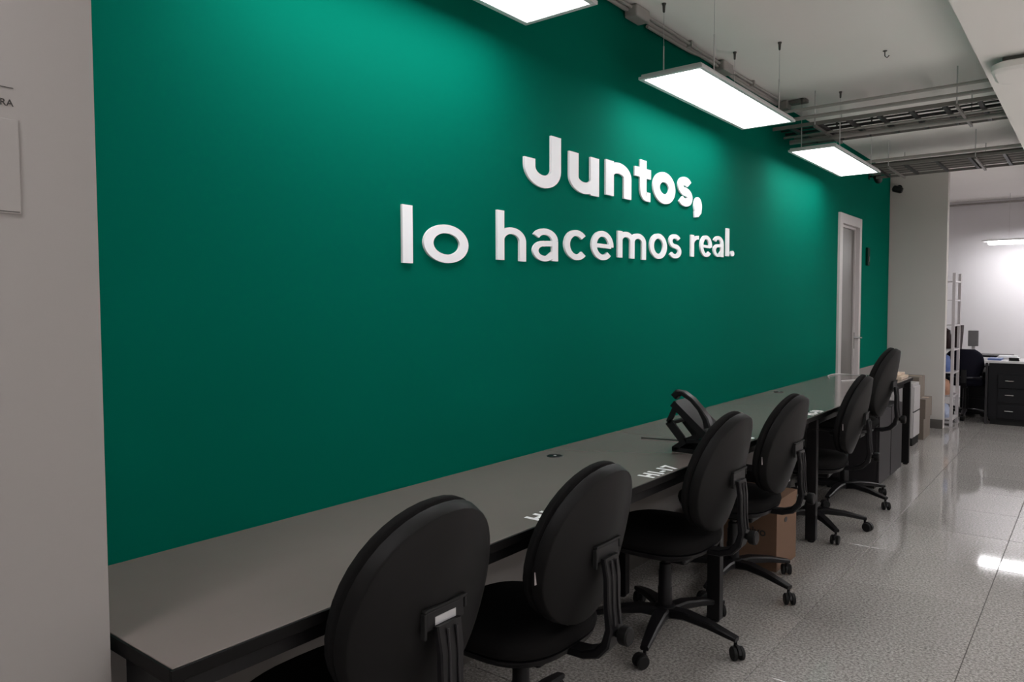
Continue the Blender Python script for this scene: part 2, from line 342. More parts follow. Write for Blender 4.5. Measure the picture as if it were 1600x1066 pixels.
def glyph(ch, W, H, s, ky=1):
    mb = MB(); D = .0095; H /= ky; r = lambda p, w=s, o=0: ribbon(mb, p, w, D, o)
    c = s
    if ch == 'l': r([(s / 2 if W < s * 1.3 else W / 2, 0), (s / 2 if W < s * 1.3 else W / 2, H)], W)
    elif ch == 'J':
        yc = .36 * H
        r([(W - s / 2, H), (W - s / 2, yc)] + arc(W / 2, yc, (W - s) / 2, yc - s * .46, 0, -180)[1:] + [(s / 2, .49 * H)])
    elif ch == 'u':
        yc = .40 * H
        r([(s / 2, H), (s / 2, yc)] + arc(W / 2, yc, (W - s) / 2, yc - c / 2, 180, 360)[1:], s); r([(W - s / 2, H), (W - s / 2, 0)], s, .0003)
    elif ch in 'nh':
        xh = H if ch == 'n' else .68 * H; yc = .60 * xh
        r([(s / 2, 0), (s / 2, H)], s)
        r(arc(W / 2, yc, (W - s) / 2, xh - c / 2 - yc, 180, 0) + [(W - s / 2, 0)], s, .0003)
    elif ch == 'm':
        yc = .64 * H; w2 = (W + s) / 2
        r([(s / 2, 0), (s / 2, H)], s)
        r(arc(w2 / 2, yc, (w2 - s) / 2, H - c / 2 - yc, 180, 0) + [(w2 - s / 2, 0)], s, .0003)
        r(arc(W - w2 / 2, yc, (w2 - s) / 2, H - c / 2 - yc, 180, 0) + [(W - s / 2, 0)], s, .0006)
    elif ch == 'r':
        r([(s / 2, 0), (s / 2, H)], s)
        r(arc(W * .98, .58 * H, W * .98 - s / 2, .42 * H - c / 2, 180, 92), s, .0003)
    elif ch == 'o': ring(mb, W / 2, H / 2, W / 2, H / 2, s, D, sy=c)
    elif ch == 'c': r(arc(W / 2 + .01 * W, H / 2, (W - s) / 2, (H - c) / 2, 42, 318, 36))
    elif ch == 'e':
        r(arc(W / 2, H / 2, (W - s) / 2, (H - c) / 2, -4, 318, 40)); r([(s * .5, .49 * H), (W - s * .5, .49 * H)], s * .72, .0003)
    elif ch == 's':
        ry = (H - c) / 4
        up = arc(W / 2, H / 2 + ry, (W - s) / 2 * .93, ry, 28, 262, 22); lo = arc(W / 2, H / 2 - ry, (W - s) / 2, ry, 82, -152, 22)
        r(up + lo)
    elif ch == 'a':
        r([(W - s / 2, 0), (W - s / 2, .64 * H)], s)
        r(arc(W / 2, .64 * H, (W - s) / 2, .36 * H - c / 2, 0, 158, 16), s, .0003)
        r([(W - s * .6, .555 * H)] + [(W * .56, .535 * H)] + arc(W * .46, .29 * H, W * .46 - s / 2, .235 * H, 85, 300, 20) + [(W - s * .7, .24 * H)], s * .88, .0006)
    elif ch == 't':
        x = W * .52; yc = .30 * H
        r([(x, H), (x, yc)] + arc(x + .2 * W, yc, .2 * W, yc - c / 2, 180, 265, 10)[1:] + [(W * .97, c / 2)], s * .9)
        r([(0, .69 * H), (W, .69 * H)], .23 * H, .0003)
    elif ch in ',.':
        R = W / 2; cy = H - R if ch == ',' else H / 2; n = 24
        Ry = R if ch == ',' else H / 2
        pts = [(R + R * math.cos(2 * PI * k / n), cy + Ry * math.sin(2 * PI * k / n)) for k in range(n)]
        mb.prism(pts, 'x', 0, D)
        if ch == ',': r([(W * .80, cy), (W * .76, cy * .62), (W * .5, cy * .26), (W * .06, .008)], [W * .42, W * .44, W * .36, W * .34], .0003)
    mb.v = [(x, y, z * ky) for x, y, z in mb.v]
    return mb
LET = [('J',2.472,2.737,1.870,2.098), ('u',2.802,3.054,1.879,2.056), ('n',3.115,3.364,1.898,2.066), ('t',3.400,3.572,1.906,2.116), ('o',3.598,3.859,1.916,2.086), ('s',3.891,4.083,1.929,2.095), (',',4.107,4.214,1.888,2.000), ('l',1.784,1.832,1.516,1.715), ('o',1.886,2.122,1.524,1.663), ('h',2.294,2.482,1.550,1.746), ('a',2.528,2.714,1.561,1.697), ('c',2.762,2.960,1.573,1.709), ('e',2.990,3.189,1.583,1.722), ('m',3.232,3.523,1.604,1.735), ('o',3.565,3.762,1.616,1.751), ('s',3.785,3.941,1.628,1.762), ('r',4.068,4.182,1.649,1.775), ('e',4.196,4.368,1.656,1.785), ('a',4.387,4.546,1.667,1.794), ('l',4.591,4.638,1.677,1.853), ('.',4.661,4.720,1.680,1.715)]
ords = ['J starting the upper line', 'u after the J', 'n in the upper line', 't in the upper line', 'o in the upper line', 's ending the upper word', 'comma ending the upper line',
        'l starting the lower line', 'wide o after the first l', 'h starting the middle word', 'a after the h', 'c in the middle word', 'e between c and m', 'm in the middle word', 'o between m and s', 's ending the middle word',
        'r starting the last word', 'e after the r', 'a in the last word', 'l ending the last word', 'full stop ending the lower line']
for k, (ch, a, b, z0, z1) in enumerate(LET):
    top = k < 7
    s, ky = (.075, .70) if top else ((.048, .64) if k < 9 else ((.044, .60) if k < 16 else (.042, .50)))
    if ch == 's': s *= .88
    o = glyph(ch, b - a, z1 - z0, s, ky if ch not in 'l,.' else 1).build('sign_letter', 'letter', None, True, (.0, a, z0))
    kind = 'thick bold white raised ' if top else 'slim white raised '
    if ch in ',.': kind = kind.replace(' raised', ' raised')
    tag(o, kind + ords[k] + ' on the green wall', 'letter', 'bold letters of the upper line' if top else 'letters of the lower line')

# ------------------------------------------------------------------ desks
DX = .64
def desk(y0, y1, leg_y, label, end_near=False, grommets=(), print_at=()):
    t = thing('office_desk', label, 'desk', (0, 0, 0), 0, 'grey topped desks along the green wall')
    top = MB(); x0, x1, z0, z1 = .004, DX, .715, .74; a, b = y0 + .001, y1 - .001
    top.box(x0, x1 - .006, a + (.0055 if end_near else 0), b, z0 + .001, z1, .0015); tp = top.build('tabletop', 'desktop', t)
    MB().box(x1 - .0055, x1, a, b, z0, z1 - .0012, .001).box(x0, x1 - .006, a, b, z0 - .004, z0 + .0005).box(x0, x1 - .006, a, a + (.005 if end_near else .0002), z0 + .0006, z1 - .0012).build('edge_band', 'black_edge', t)
    rl = MB()
    rl.box(x1 - .09, x1 - .05, a + .02, b - .02, .66, .71, .002); rl.box(.06, .10, a + .02, b - .02, .66, .71, .002)
    rl.build('rail', 'desk_metal', t)
    def frame(yc):
        for xx, nm in ((x1 - .062, 'leg'), (.12, 'leg')):
            MB().box(xx, xx + .058, yc - .02, yc + .02, .012, .655, .003).build(nm, 'desk_metal', t)
            MB().lathe([(.018, 0), (.02, .003), (.02, .009), (.008, .0118)], 12, Matrix.Translation((xx + .03, yc, 0))).build('foot', 'rubber', t)
        MB().box(.10, x1 - .004, yc - .02, yc + .02, .6555, .7095, .003).build('cross_bar', 'desk_metal', t)
    frame(leg_y)
    if end_near:
        MB().box(.45, x1 - .006, y0 + .01, y0 + .03, .60, .709, .002).build('end_panel', 'desk_metal', t)
        MB().box(x1 - .070, x1 - .006, y0 + .031, y0 + .075, .012, .655, .003).build('leg', 'desk_metal', t)
        MB().lathe([(.018, 0), (.02, .003), (.02, .009), (.008, .0118)], 12, Matrix.Translation((x1 - .043, y0 + .053, 0))).build('foot', 'rubber', t)
    for (gx, gy) in grommets:
        gr = MB(); gr.lathe([(.0, .7401), (.019, .7401), (.024, .7404), (.031, .7425), (.033, .7415), (.034, .7402)], 28, Matrix.Translation((gx, gy, 0)))
        o = gr.build('cable_grommet', 'dark_plastic', t)
        MB().box(gx - .004, gx + .006, gy - .006, gy + .007, .7412, .744, .001).build('grommet_cap', 'silver', o)
    for s_, ly in print_at:
        # lettering runs along the desk, read from the seat
        text('desk_number', s_, .088, 'print', Matrix.Translation((x1 - .045, ly, .7404)) @ Matrix.Rotation(PI / 2, 4, 'Z'), t, bold=.0028)
    return t
desk(.626, 3.22, 3.04, 'long grey topped desk nearest the camera, lettered H1-17, phone on its far end', True, grommets=((.112, 2.54),), print_at=(('H1-16', 1.85), ('H1-17', 2.54)))
desk(3.22, 4.58, 4.41, 'shorter grey topped desk in the middle of the row, cardboard box beneath it', print_at=(('H1-18', 3.35), ('H1-19', 4.47)))
desk(4.58, 7.14, 7.06, 'grey topped desk at the far end of the row, before the white door frame', grommets=((.09, 5.37),))

# ------------------------------------------------------------------ office chairs
def egg(th, hw, hh, taper=-.06, e=2.15):
    c, s = math.cos(th), math.sin(th)
    y = math.copysign(abs(c) ** (2 / e), c) * hw; z = math.copysign(abs(s) ** (2 / e), s) * hh
    return y * (1 + taper * (z / hh)), z
TILT = 13
def pad(rl, hw, hh, n=40, R=.40, Rz=1.4, zc=0, X=0, flip=1):
    rings = []
    ct, stl = math.cos(math.radians(TILT)), math.sin(math.radians(TILT))
    for sc, dx in rl:
        r = []
        for k in range(n):
            y, z = egg(2 * PI * k / n, hw, hh); y *= sc; z *= sc
            x = -(y * y) / (2 * R) - (z * z) / (2 * Rz) + dx
            r.append((X + x * ct + z * stl, y, zc + z * ct - x * stl))
        rings.append(r)
    mb = MB(); mb.rings(rings); return mb
def make_chair(label, lift=0.0, cloth_tag=False, silver=False, base_rot=0.0):
    t = thing('office_chair', label, 'chair', (0, 0, 0), 0, 'black operator chairs along the desks')
    zc = .705 + lift; hw, hh = .218, .240; X = .305
    pad([(.02, .0), (.3, .0), (.6, .0), (.85, 0), (.955, -.0), (.966, -.001), (.974, -.004), (.998, -.024), (1, -.030), (.985, -.034), (.5, -.034), (.02, -.034)], hw, hh, zc=zc, X=X).build('back_shell', 'shell', t, ang=28)
    pad([(.02, -.0345), (.5, -.0345), (.95, -.0345), (.955, -.040), (.995, -.043), (1, -.05), (.99, -.064), (.94, -.074), (.8, -.084), (.5, -.09), (.02, -.092)], hw, hh, zc=zc, X=X).build('back_cushion', 'fabric', t, ang=60)
    # socket in the shell that takes the bar
    br = MB(); zt = zc + .01
    br.box(X - .004, X + .008, -.058, .058, zt - .03, zt + .012, .003); bo = br.build('bracket', 'dark_plastic', t)
    MB().box(X - .004, X + .012, -.066, .066, zt + .0125, zt + .020, .002).box(X - .004, X + .010, -.066, -.0585, zt - .045, zt + .012, .002).box(X - .004, X + .010, .0585, .066, zt - .012, zt + .012, .002).build('bracket_rim', 'rubber', bo)
    if silver:
        q = MB().box(X + .0081, X + .0092, -.034, .030, zt - .021, zt - .003); so = q.build('silver_label', 'silver', bo, False)
    # J shaped bar
    zb = .40 + lift
    path = [(X + .012, 0, zt - .022), (X + .020, 0, zt - .08), (X + .020, 0, zt - .16), (X + .026, 0, zb + .09), (X + .014, 0, zb + .045), (X - .015, 0, zb + .012), (X - .06, 0, zb - .004), (X - .13, 0, zb - .008), (X - .21, 0, zb - .006)]
    MB().strip(path, [.075, .072, .068, .064, .064, .064, .064, .06, .06], [.016, .018, .02, .024, .028, .028, .024, .02, .02]).build('back_bar', 'dark_plastic', t)
    rb = MB()
    for yy in (-.012, .014): rb.tube([(X + .026, yy, zt - .03), (X + .0305, yy, zt - .09), (X + .0325, yy, zt - .16), (X + .0385, yy, zb + .10)], .003, 6)
    rb.build('bar_rib', 'cabinet', t)
    kn = MB().lathe([(.012, 0), (.012, .012), (.024, .013), (.027, .018), (.027, .038), (.023, .043), (.0, .0435)], 18, rot('Y', 90, (X + .034, .004, zb + .075)))
    kn.build('height_knob', 'shell', t)
    if cloth_tag:
        MB().box(X - .090, X - .088, -.219, -.196, zc - .055, zc - .020).build('cloth_tag', 'tag', t, False)
    # seat
    def sq(sc, z, n=36, e=3.0, a=.235, b=.225, cx=-.02):
        return [(cx + sc * b * math.copysign(abs(math.cos(2 * PI * k / n)) ** (2 / e), math.cos(2 * PI * k / n)), sc * a * math.copysign(abs(math.sin(2 * PI * k / n)) ** (2 / e), math.sin(2 * PI * k / n)), z) for k in range(n)]
    z0 = .375 + lift
    MB().rings([sq(.3, z0), sq(.85, z0 + .002), sq(.95, z0 + .012), sq(.98, z0 + .03), sq(.9, z0 + .034)]).build('seat_shell', 'dark_plastic', t, ang=50)
    MB().rings([sq(.9, z0 + .0345), sq(.985, z0 + .037), sq(1, z0 + .05), sq(.985, z0 + .068), sq(.9, z0 + .082), sq(.5, z0 + .088), sq(.02, z0 + .09)]).build('seat_cushion', 'fabric', t, ang=60)
    me = MB().box(-.09, .12, -.07, .07, z0 - .045, z0 - .0005, .01)
    me.tube([(.0, .06, z0 - .028), (0, .16, z0 - .032), (0, .21, z0 - .03)], [.006, .006, .012], 8)
    me.build('tilt_mechanism', 'dark_plastic', t)
    # gas column
    MB().lathe([(.030, .13), (.030, .20), (.027, .205), (.027, .27), (.024, .275), (.024, .30 + lift), (.016, .305 + lift), (.016, z0 - .0455)], 20).build('gas_column', 'dark_plastic', t)
    MB().lathe([(.028, .075), (.042, .08), (.046, .10), (.042, .125), (.03, .1295)], 20).build('hub', 'dark_plastic', t)
    for k in range(5):
        a = base_rot + k * 2 * PI / 5; R = Matrix.Rotation(a, 4, 'Z')
        P = [R @ Vector(p) for p in ((.03, 0, .100), (.10, 0, .108), (.20, 0, .098), (.28, 0, .082), (.322, 0, .074))]
        sd = R @ Vector((0, 1, 0))
        arm = MB().strip(P, [.060, .056, .046, .038, .032], [.040, .034, .028, .022, .018], sd).build('base_arm', 'dark_plastic', t)
        ca = a + (1.1 if k % 2 else -.7)
        cm = Matrix.Translation(R @ Vector((.315, 0, 0))) @ Matrix.Rotation(ca, 4, 'Z')
        cs = MB()
        for sgn in (-1, 1):
            A, B = sorted((sgn * .006, sgn * .024))
            cs.lathe([(.0, A), (.022, A), (.0265, A + .004), (.0265, B - .004), (.022, B), (.0, B + .0005)], 18, cm @ Matrix.Translation((.018, 0, .0268)) @ Matrix.Rotation(-PI / 2, 4, 'X'))
        co = cs.build('caster', 'rubber', t)
        hd = MB(); hp = []
        for q in range(9):
            an = math.radians(200 - q * 24); hp.append((.018 + .031 * math.cos(an), .0268 + .031 * math.sin(an)))
        hd.rings([[tuple(cm @ Vector((px, yy, pz))) for px, pz in hp + [(.018, .03)]] for yy in (-.0055, .0055)])
        hd.tube([cm @ Vector((0, 0, .045)), cm @ Vector((0, 0, .072))], .007, 8)
        hd.build('caster_hood', 'dark_plastic', co)
    return t
def d(a): return math.radians(a)
CH = [((.485, 1.15), 0, 0, False, True, 12, 'black oval-back office chair nearest the camera, silver label on its back bar'),
      ((.50, 1.80), 0, -.03, True, False, 30, 'black oval-back office chair, second from the camera, beside the first desk number'),
      ((.495, 2.79), 0, 0, False, False, -5, 'black oval-back office chair standing in front of the desk phone'),
      ((.495, 3.52), 0, 0, True, False, -17, 'black oval-back office chair standing before the brown cardboard box'),
      ((.515, 4.69), 5, 0, True, False, 20, 'black oval-back office chair, second farthest of the row, overlapping the raised one'),
      ((.50, 5.53), 0, .12, False, False, -22, 'black oval-back office chair raised highest, farthest of the row')]
for (x, y), rz, lift, ct, sv, br, lab in CH:
    c = make_chair(lab, lift, ct, sv, d(br)); c.location = (x, y, 0); c.rotation_euler = (0, 0, d(rz))

# ------------------------------------------------------------------ desk phone
ph = thing('desk_phone', 'black desk phone on its stand, on the grey desk behind the third chair', 'phone', (0, 0, 0))
def slab(pts, y0, y1): return MB().prism(pts, 'y', y0, y1)
def bar2(p, q, th):
    p, q = Vector(p), Vector(q); t = (q - p).normalized(); n = Vector((-t.y, t.x)) * th / 2
    return [tuple(p + n), tuple(q + n), tuple(q - n), tuple(p - n)]
ya, yb = 2.925, 3.10
slab(bar2((.455, .948), (.605, .820), .030), ya, yb).build('phone_body', 'dark_plastic', ph, False)
hs = MB(); pp = [(.458, .975), (.474, .992), (.50, .992), (.54, .968), (.575, .932), (.603, .890), (.612, .855)]
hs.strip([(x, ya + .022, z) for x, z in pp], .042, [.03, .030, .020, .017, .018, .028, .032]); hs.build('handset', 'dark_plastic', ph)
st = MB()
for a, b in ((ya + .01, ya + .022), (yb - .022, yb - .01)):
    st.prism(bar2((.466, .935), (.432, .862), .022), 'y', a, b); st.prism(bar2((.432, .866), (.510, .778), .034), 'y', a, b)
    st.prism(bar2((.505, .785), (.597, .830), .024), 'y', a, b)
st.box(.43, .446, ya + .022, yb - .022, .852, .866)
st.build('stand_arm', 'dark_plastic', ph, False)
bs = MB(); bs.prism(bar2((.462, .752), (.515, .79), .022), 'y', ya, yb).prism(bar2((.455, .750), (.60, .750), .018), 'y', ya - .0, yb).prism(bar2((.52, .79), (.61, .80), .014), 'y', ya, yb)
bs.build('stand_foot', 'dark_plastic', ph, False)
co = MB(); cp = [(.612 + .006 * math.sin(q * .2), ya + .02 + .011 * math.cos(q * .9), .845 - q * .0011 + .011 * math.sin(q * .9)) for q in range(78)]
co.tube(cp, .0028, 6); co.tube([(.60, ya + .03, .77), (.615, ya + .05, .748), (.56, ya + .17, .7435), (.4, ya + .25, .7435), (.2, ya + .2, .7435)], .0025, 6)
co.build('coiled_cord', 'black_cable', ph)

# white cable on the far desks
def smooth(pts, n=6):
    P = [Vector(p) for p in pts]; P = [2 * P[0] - P[1]] + P + [2 * P[-1] - P[-2]]; out = []
    for i in range(1, len(P) - 2):
        for k in range(n):
            u = k / n; a, b, c, e = P[i - 1:i + 3]
            out.append(.5 * ((2 * b) + (c - a) * u + (2 * a - 5 * b + 4 * c - e) * u * u + (3 * b - a - 3 * c + e) * u ** 3))
    out.append(P[-2]); return out
tag(MB().tube(smooth([(.10, 6.60, .744), (.03, 6.82, .744), (.04, 7.0, .746), (.12, 7.06, .744), (.25, 7.02, .744), (.34, 6.95, .744), (.36, 6.80, .744), (.33, 6.62, .744), (.24, 6.43, .744)]), .0035, 8).build('loose_cable', 'clear'),
    'pale cable lying in a loop on the far desk near the door', 'cable')
# tan papers / box on far desk
t = thing('paper_stack', 'tan cardboard folders piled on the far end of the desk row', 'paper stack', (.0, 0, 0))
MB().box(.42, .61, 6.82, 7.10, .7405, .765, .002).build('folder', 'tan', t); MB().box(.40, .58, 6.84, 7.11, .7655, .785, .002).build('folder', 'tan', t)
MB().box(.40, .52, 6.90, 7.12, .7855, .85, .003).build('carton', 'tan', t)

# ------------------------------------------------------------------ things under and past the desks
t = thing('cardboard_box', 'brown cardboard archive box on the floor behind the fourth chair', 'box', (.445, 3.94, 0))
bw, bd, bh = .175, .155, .37
MB().box(-bw, bw, -bd, bd, 0, bh - .03, .002).build('carton_body', 'card', t)
MB().box(-bw - .003, bw + .003, -bd - .003, bd + .003, bh - .0295, bh, .002).build('carton_lid', 'card', t)
MB().lathe([(.0, -.0005), (.014, -.0005), (.014, .0016), (.0, .0016)], 16, rot('Y', 90, (bw, -.02, .245)) @ Matrix.Scale(1.6, 4, (0, 1, 0))).build('hand_hole', 'dark_print', t)
text('box_print', 'Archivo', .062, 'dark_print', Matrix.Translation((.02, -bd - .0006, .195)) @ Matrix.Rotation(PI / 2, 4, 'X'), t, bold=.0012)

def cabinet(y0, y1, label):
    t = thing('under_desk_cabinet', label, 'cabinet', (.40, (y0 + y1) / 2, 0), 0, 'charcoal cabinets under the desks'); h = (y1 - y0) / 2
    MB().box(-.22, .235, -h + .003, h - .003, .05, .585, .003).build('body', 'cabinet', t)
    MB().box(-.20, .22, -h + .01, h - .01, .02, .0495).build('plinth', 'rubber', t)
    MB().box(.236, .252, -h + .006, h - .006, .055, .582, .003).build('cabinet_door', 'cabinet', t)
    for sx in (-.17, .18):
        for sy in (-1, 1): MB().lathe([(.0, 0), (.015, 0), (.018, .004), (.018, .0195), (.0, .0199)], 10, Matrix.Translation((sx, sy * (h - .04), 0))).build('foot', 'rubber', t)
    return t
cabinet(6.26, 6.66, 'charcoal cabinet under the far desk, right one of the pair')
cabinet(5.87, 6.25, 'charcoal cabinet behind the raised chair, left one of the pair')
bg = MB(); n = 14; rr = []
for k in range(7):
    u = k / 6; sc = (1 - abs(2 * u - 1) ** 3) * .95 + .05; z = .5875 + u * .065
    rr.append([(.47 + .14 * sc * math.cos(2 * PI * q / n), 6.45 + .16 * sc * math.sin(2 * PI * q / n) * (1 + .12 * math.sin(3 * q)), z) for q in range(n)])
bg.rings(rr); tag(bg.build('cloth_bag', 'grey'), 'crumpled dark grey bag on the charcoal cabinet under the far desk', 'bag')

def tower(x, y, label):
    t = thing('computer_tower', label, 'computer', (x, y, 0), 0)
    MB().box(-.20, .20, -.09, .09, .012, .42, .004).build('case', 'dark_plastic', t)
    MB().box(.2005, .215, -.088, .088, .015, .415, .004).build('front_panel', 'shell', t)
    for sx in (-.16, .16): MB().box(sx - .01, sx + .01, -.08, .08, 0, .0118).build('foot', 'rubber', t)
    MB().box(.2152, .2165, -.07, .07, .36, .375).build('disc_slot', 'silver', t)
tower(.30, 4.24, 'black computer tower under the desk just past the brown cardboard box')
t = thing('white_drawer_unit', 'small white two-drawer unit on black base past the last desk', 'cabinet', (.345, 8.10, 0))
MB().box(-.15, .15, -.12, .18, .075, .60, .004).build('body', 'white_cab', t)
MB().box(-.14, .152, -.115, .175, 0, .0745).build('plinth', 'rubber', t)
for z in (.085, .335): MB().box(.1505, .162, -.115, .175, z, z + .235, .004).build('drawer', 'white_cab', t)
MB().box(.1505, .158, -.115, .175, .322, .333).build('gap_strip', 'rubber', t)
def carton(x0, x1, y0, y1, z0, z1, label, m='card2'):
    t = thing('carton', label, 'box', ((x0 + x1) / 2, (y0 + y1) / 2, z0), 0, 'dull cartons stacked by the back column'); a, b, h = (x1 - x0) / 2, (y1 - y0) / 2, z1 - z0
    MB().box(-a, a, -b, b, 0, h - .002, .003).build('carton_body', m, t)
    MB().box(-a + .003, a - .003, -.025, .025, h - .0018, h).build('packing_tape', 'tan', t)
carton(.15, .52, 8.42, 8.78, 0, .21, 'dull brown carton on the floor by the column, bottom of its stack')
carton(.17, .53, 8.44, 8.80, .2105, .41, 'dull brown carton in the middle of the stack by the column')
carton(.12, .47, 8.42, 8.74, .4105, .63, 'dull brown carton on top of the stack by the column', 'card2')

# ------------------------------------------------------------------ wall and ceiling fittings
def seccam(loc, rz, label):
    t = thing('security_camera', label, 'camera', loc, rz, 'black cameras near the ceiling corner')
    MB().lathe([(.03, 0), (.03, .010), (.012, .012), (.012, .030)], 16, rot('Y', 90)).build('mount', 'dark_plastic', t)
    MB().tube([(.028, 0, 0), (.055, 0, -.012)], .008, 8).build('bracket', 'dark_plastic', t)
    MB().lathe([(.0, -.05), (.028, -.048), (.036, -.03), (.036, .045), (.030, .05), (.0, .051)], 20, Matrix.Translation((.085, 0, -.03)) @ Matrix.Rotation(math.radians(70), 4, 'X')).build('housing', 'dark_plastic', t)
    MB().lathe([(.02, .051), (.022, .056), (.0, .058)], 16, Matrix.Translation((.085, 0, -.03)) @ Matrix.Rotation(math.radians(70), 4, 'X')).build('lens', 'shell', t)
seccam((.0, 8.27, 2.66), 0, 'black security camera on the green wall in the far ceiling corner')
seccam((.085, GE + .05, 2.665), -PI / 2, 'small black security camera on the grey column near the corner')
t = thing('wall_box', 'dark green narrow switch box on the green wall right of the door', 'switch', (0, 8.24, 1.85))
MB().box(.0, .022, -.045, .045, -.09, .09, .004).build('case', mat('dark_green_box', (.0, .03, .018), .6, spec=.1, noise=.05), t)
MB().box(.0225, .027, -.018, .018, -.05, .0, .002).build('rocker', 'dark_plastic', t)

# conduits along the green wall
t = thing('wall_conduit', 'grey conduits running along the top of the green wall', 'conduit', (0, 0, 0))
def wob(y): return .008 * math.sin(y * 2.3) + .005 * math.sin(y * 5.1 + 1)
MB().tube([(.022, .65 + k * .12, CE - .022 + .3 * wob(.65 + k * .12)-.004) for k in range(41)], .011, 8).build('conduit', 'conduit', t)
MB().tube([(.045, .65 + k * .12, CE - .016 + .3 * wob(.5 + k * .13)-.002) for k in range(41)], .008, 8).build('conduit', 'conduit', t)
MB().tube(smooth([(.02, 3.5, CE - .045), (.02, 4.0, CE - .04), (.03, 4.2, CE - .03), (.035, 4.5, CE - .045), (.02, 4.8, CE - .045), (.02, 5.45, CE - .04)]), .009, 8).build('conduit', 'conduit', t)
for y, s_ in ((3.36, .05), (4.44, .055), (5.56, .03)):
    MB().box(.006, .075, y - s_ - .02, y + s_ + .02, CE - .062, CE - .003, .008).build('junction_box', 'conduit', t)
MB().box(.078, .20, 5.54, 5.60, CE - .03, CE - .003, .005).build('junction_box', 'tray', t)
for y in (2.4, 3.95, 4.9): MB().box(.004, .062, y - .006, y + .006, CE - .036, CE - .003).build('clip', 'conduit', t)

# cable ladders under the ceiling
def ladder(ya, yb, z, x0, x1, label, pipes, step, rods, group='cable ladders crossing the ceiling'):
    t = thing('cable_ladder', label, 'cable tray', (0, 0, 0), 0, group)
    for y in (ya, yb): MB().box(x0, x1, y - .006, y + .006, z - .012, z + .012, .002).build('side_rail', 'tray', t)
    k = 0; x = x0 + .12
    while x < x1 - .02:
        MB().box(x - .012, x + .012, ya + .007, yb - .007, z - .011, z + .008).build('rung', 'black_cable', t); x += step
    for (py, pz, pr, m) in pipes: MB().tube([(x0, py, pz), ((x0 + x1) / 2, py + .003, pz - .002), (x1, py, pz)], pr, 12).build('conduit' if m != 'black_cable' else 'cable', m, t)
    for x in rods:
        for y in (ya, yb): MB().tube([(x, y + .012 * (1 if y == yb else -1), z - .03), (x, y + .012 * (1 if y == yb else -1), CE)], .0045, 6).build('threaded_rod', 'wire', t)
        MB().box(x - .008, x + .008, ya - .02, yb + .03, z - .030, z - .0125).build('support_bar', 'tray', t)
ladder(5.42, 6.06, 2.62, .005, 2.35, 'cable ladder with pale conduits crossing the ceiling, nearer of the two',
       [(5.70, 2.632, .011, 'black_cable'), (5.90, 2.634, .010, 'tray'), (5.97, 2.632, .009, 'black_cable'), (5.36, 2.655, .013, 'conduit'), (5.30, 2.70, .010, 'conduit'), (5.80, 2.590, .017, 'conduit'), (5.52, 2.636, .007, 'black_cable'), (5.60, 2.636, .007, 'black_cable'), (5.66, 2.600, .008, 'conduit')], .19, (.30, 1.15))
ladder(7.45, 8.12, 2.62, .10, 3.2, 'dark cable ladder crossing the ceiling above the far column, farther of the two',
       [(7.52 + .065 * q, 2.645, .016, 'tray' if q % 2 else 'base') for q in range(9)] + [(7.40, 2.66, .014, 'conduit')], .25, (.35, 1.02))
# conduit under the far ceiling junction
tag(MB().tube([(-.3, 12.56, 2.79), (1.0, 12.56, 2.79), (3, 12.56, 2.79)], .014, 8).build('far_conduit', 'conduit'), 'thin grey conduit along the top of the white back wall', 'conduit')
# cable hook in ceiling
t = thing('ceiling_hook', 'small dark hook in the ceiling between the lamps and the cable ladder', 'hook', (.86, 4.82, CE))
MB().tube([(0, 0, 0), (0, 0, -.03), (.012, 0, -.042), (.024, 0, -.03)], .003, 6).build('hook', 'anchor', t)
MB().lathe([(.012, -.003), (.012, 0)], 12).build('rose', 'anchor', t)

# white fitting under the beam
t = thing('beam_light_fitting', 'white unlit fitting with rounded end fixed under the beam at upper right', 'light fitting', (0, 0, 0))
MB().box(1.50, 2.25, 4.14, 4.30, 2.478, 2.499, .004).build('mounting_plate', 'base', t)
def rr_(x0, x1, y0, y1, r, z, n=6):
    out = []
    for cx, cy, a0 in ((x1 - r, y1 - r, 0), (x0 + r, y1 - r, 90), (x0 + r, y0 + r, 180), (x1 - r, y0 + r, 270)):
        for k in range(n + 1):
            a = math.radians(a0 + 90 * k / n); out.append((cx + r * math.cos(a), cy + r * math.sin(a), z))
    return out
MB().rings([rr_(1.47, 2.27, 4.12, 4.40, .06, 2.4775), rr_(1.455, 2.285, 4.105, 4.415, .07, 2.47), rr_(1.455, 2.285, 4.105, 4.415, .07, 2.445), rr_(1.47, 2.27, 4.12, 4.40, .06, 2.432), rr_(1.50, 2.24, 4.15, 4.37, .05, 2.430)]).build('cover', 'ceiling', t)

# sign on the pillar at the left edge
t = thing('pillar_notice', 'pale notice on the grey pillar, letters RA at its right end', 'sign', (.45, 0, 0))
MB().box(.0003, .0025, .20, .4865, 1.525, 1.682, .001).build('panel', 'pillar', t)
MB().box(.0003, .0012, .20, .481, 1.7335, 1.7345).build('line', 'dark_print', t, False)
MB().box(.0026, .0032, .20, .484, 1.5285, 1.5295).build('line', 'dark_print', t, False)
text('notice_print', 'RA', .016, 'dark_print', Matrix.Translation((.0006, .4705, 1.7085)) @ Matrix.Rotation(PI / 2, 4, 'Z') @ Matrix.Rotation(PI / 2, 4, 'X'), t)

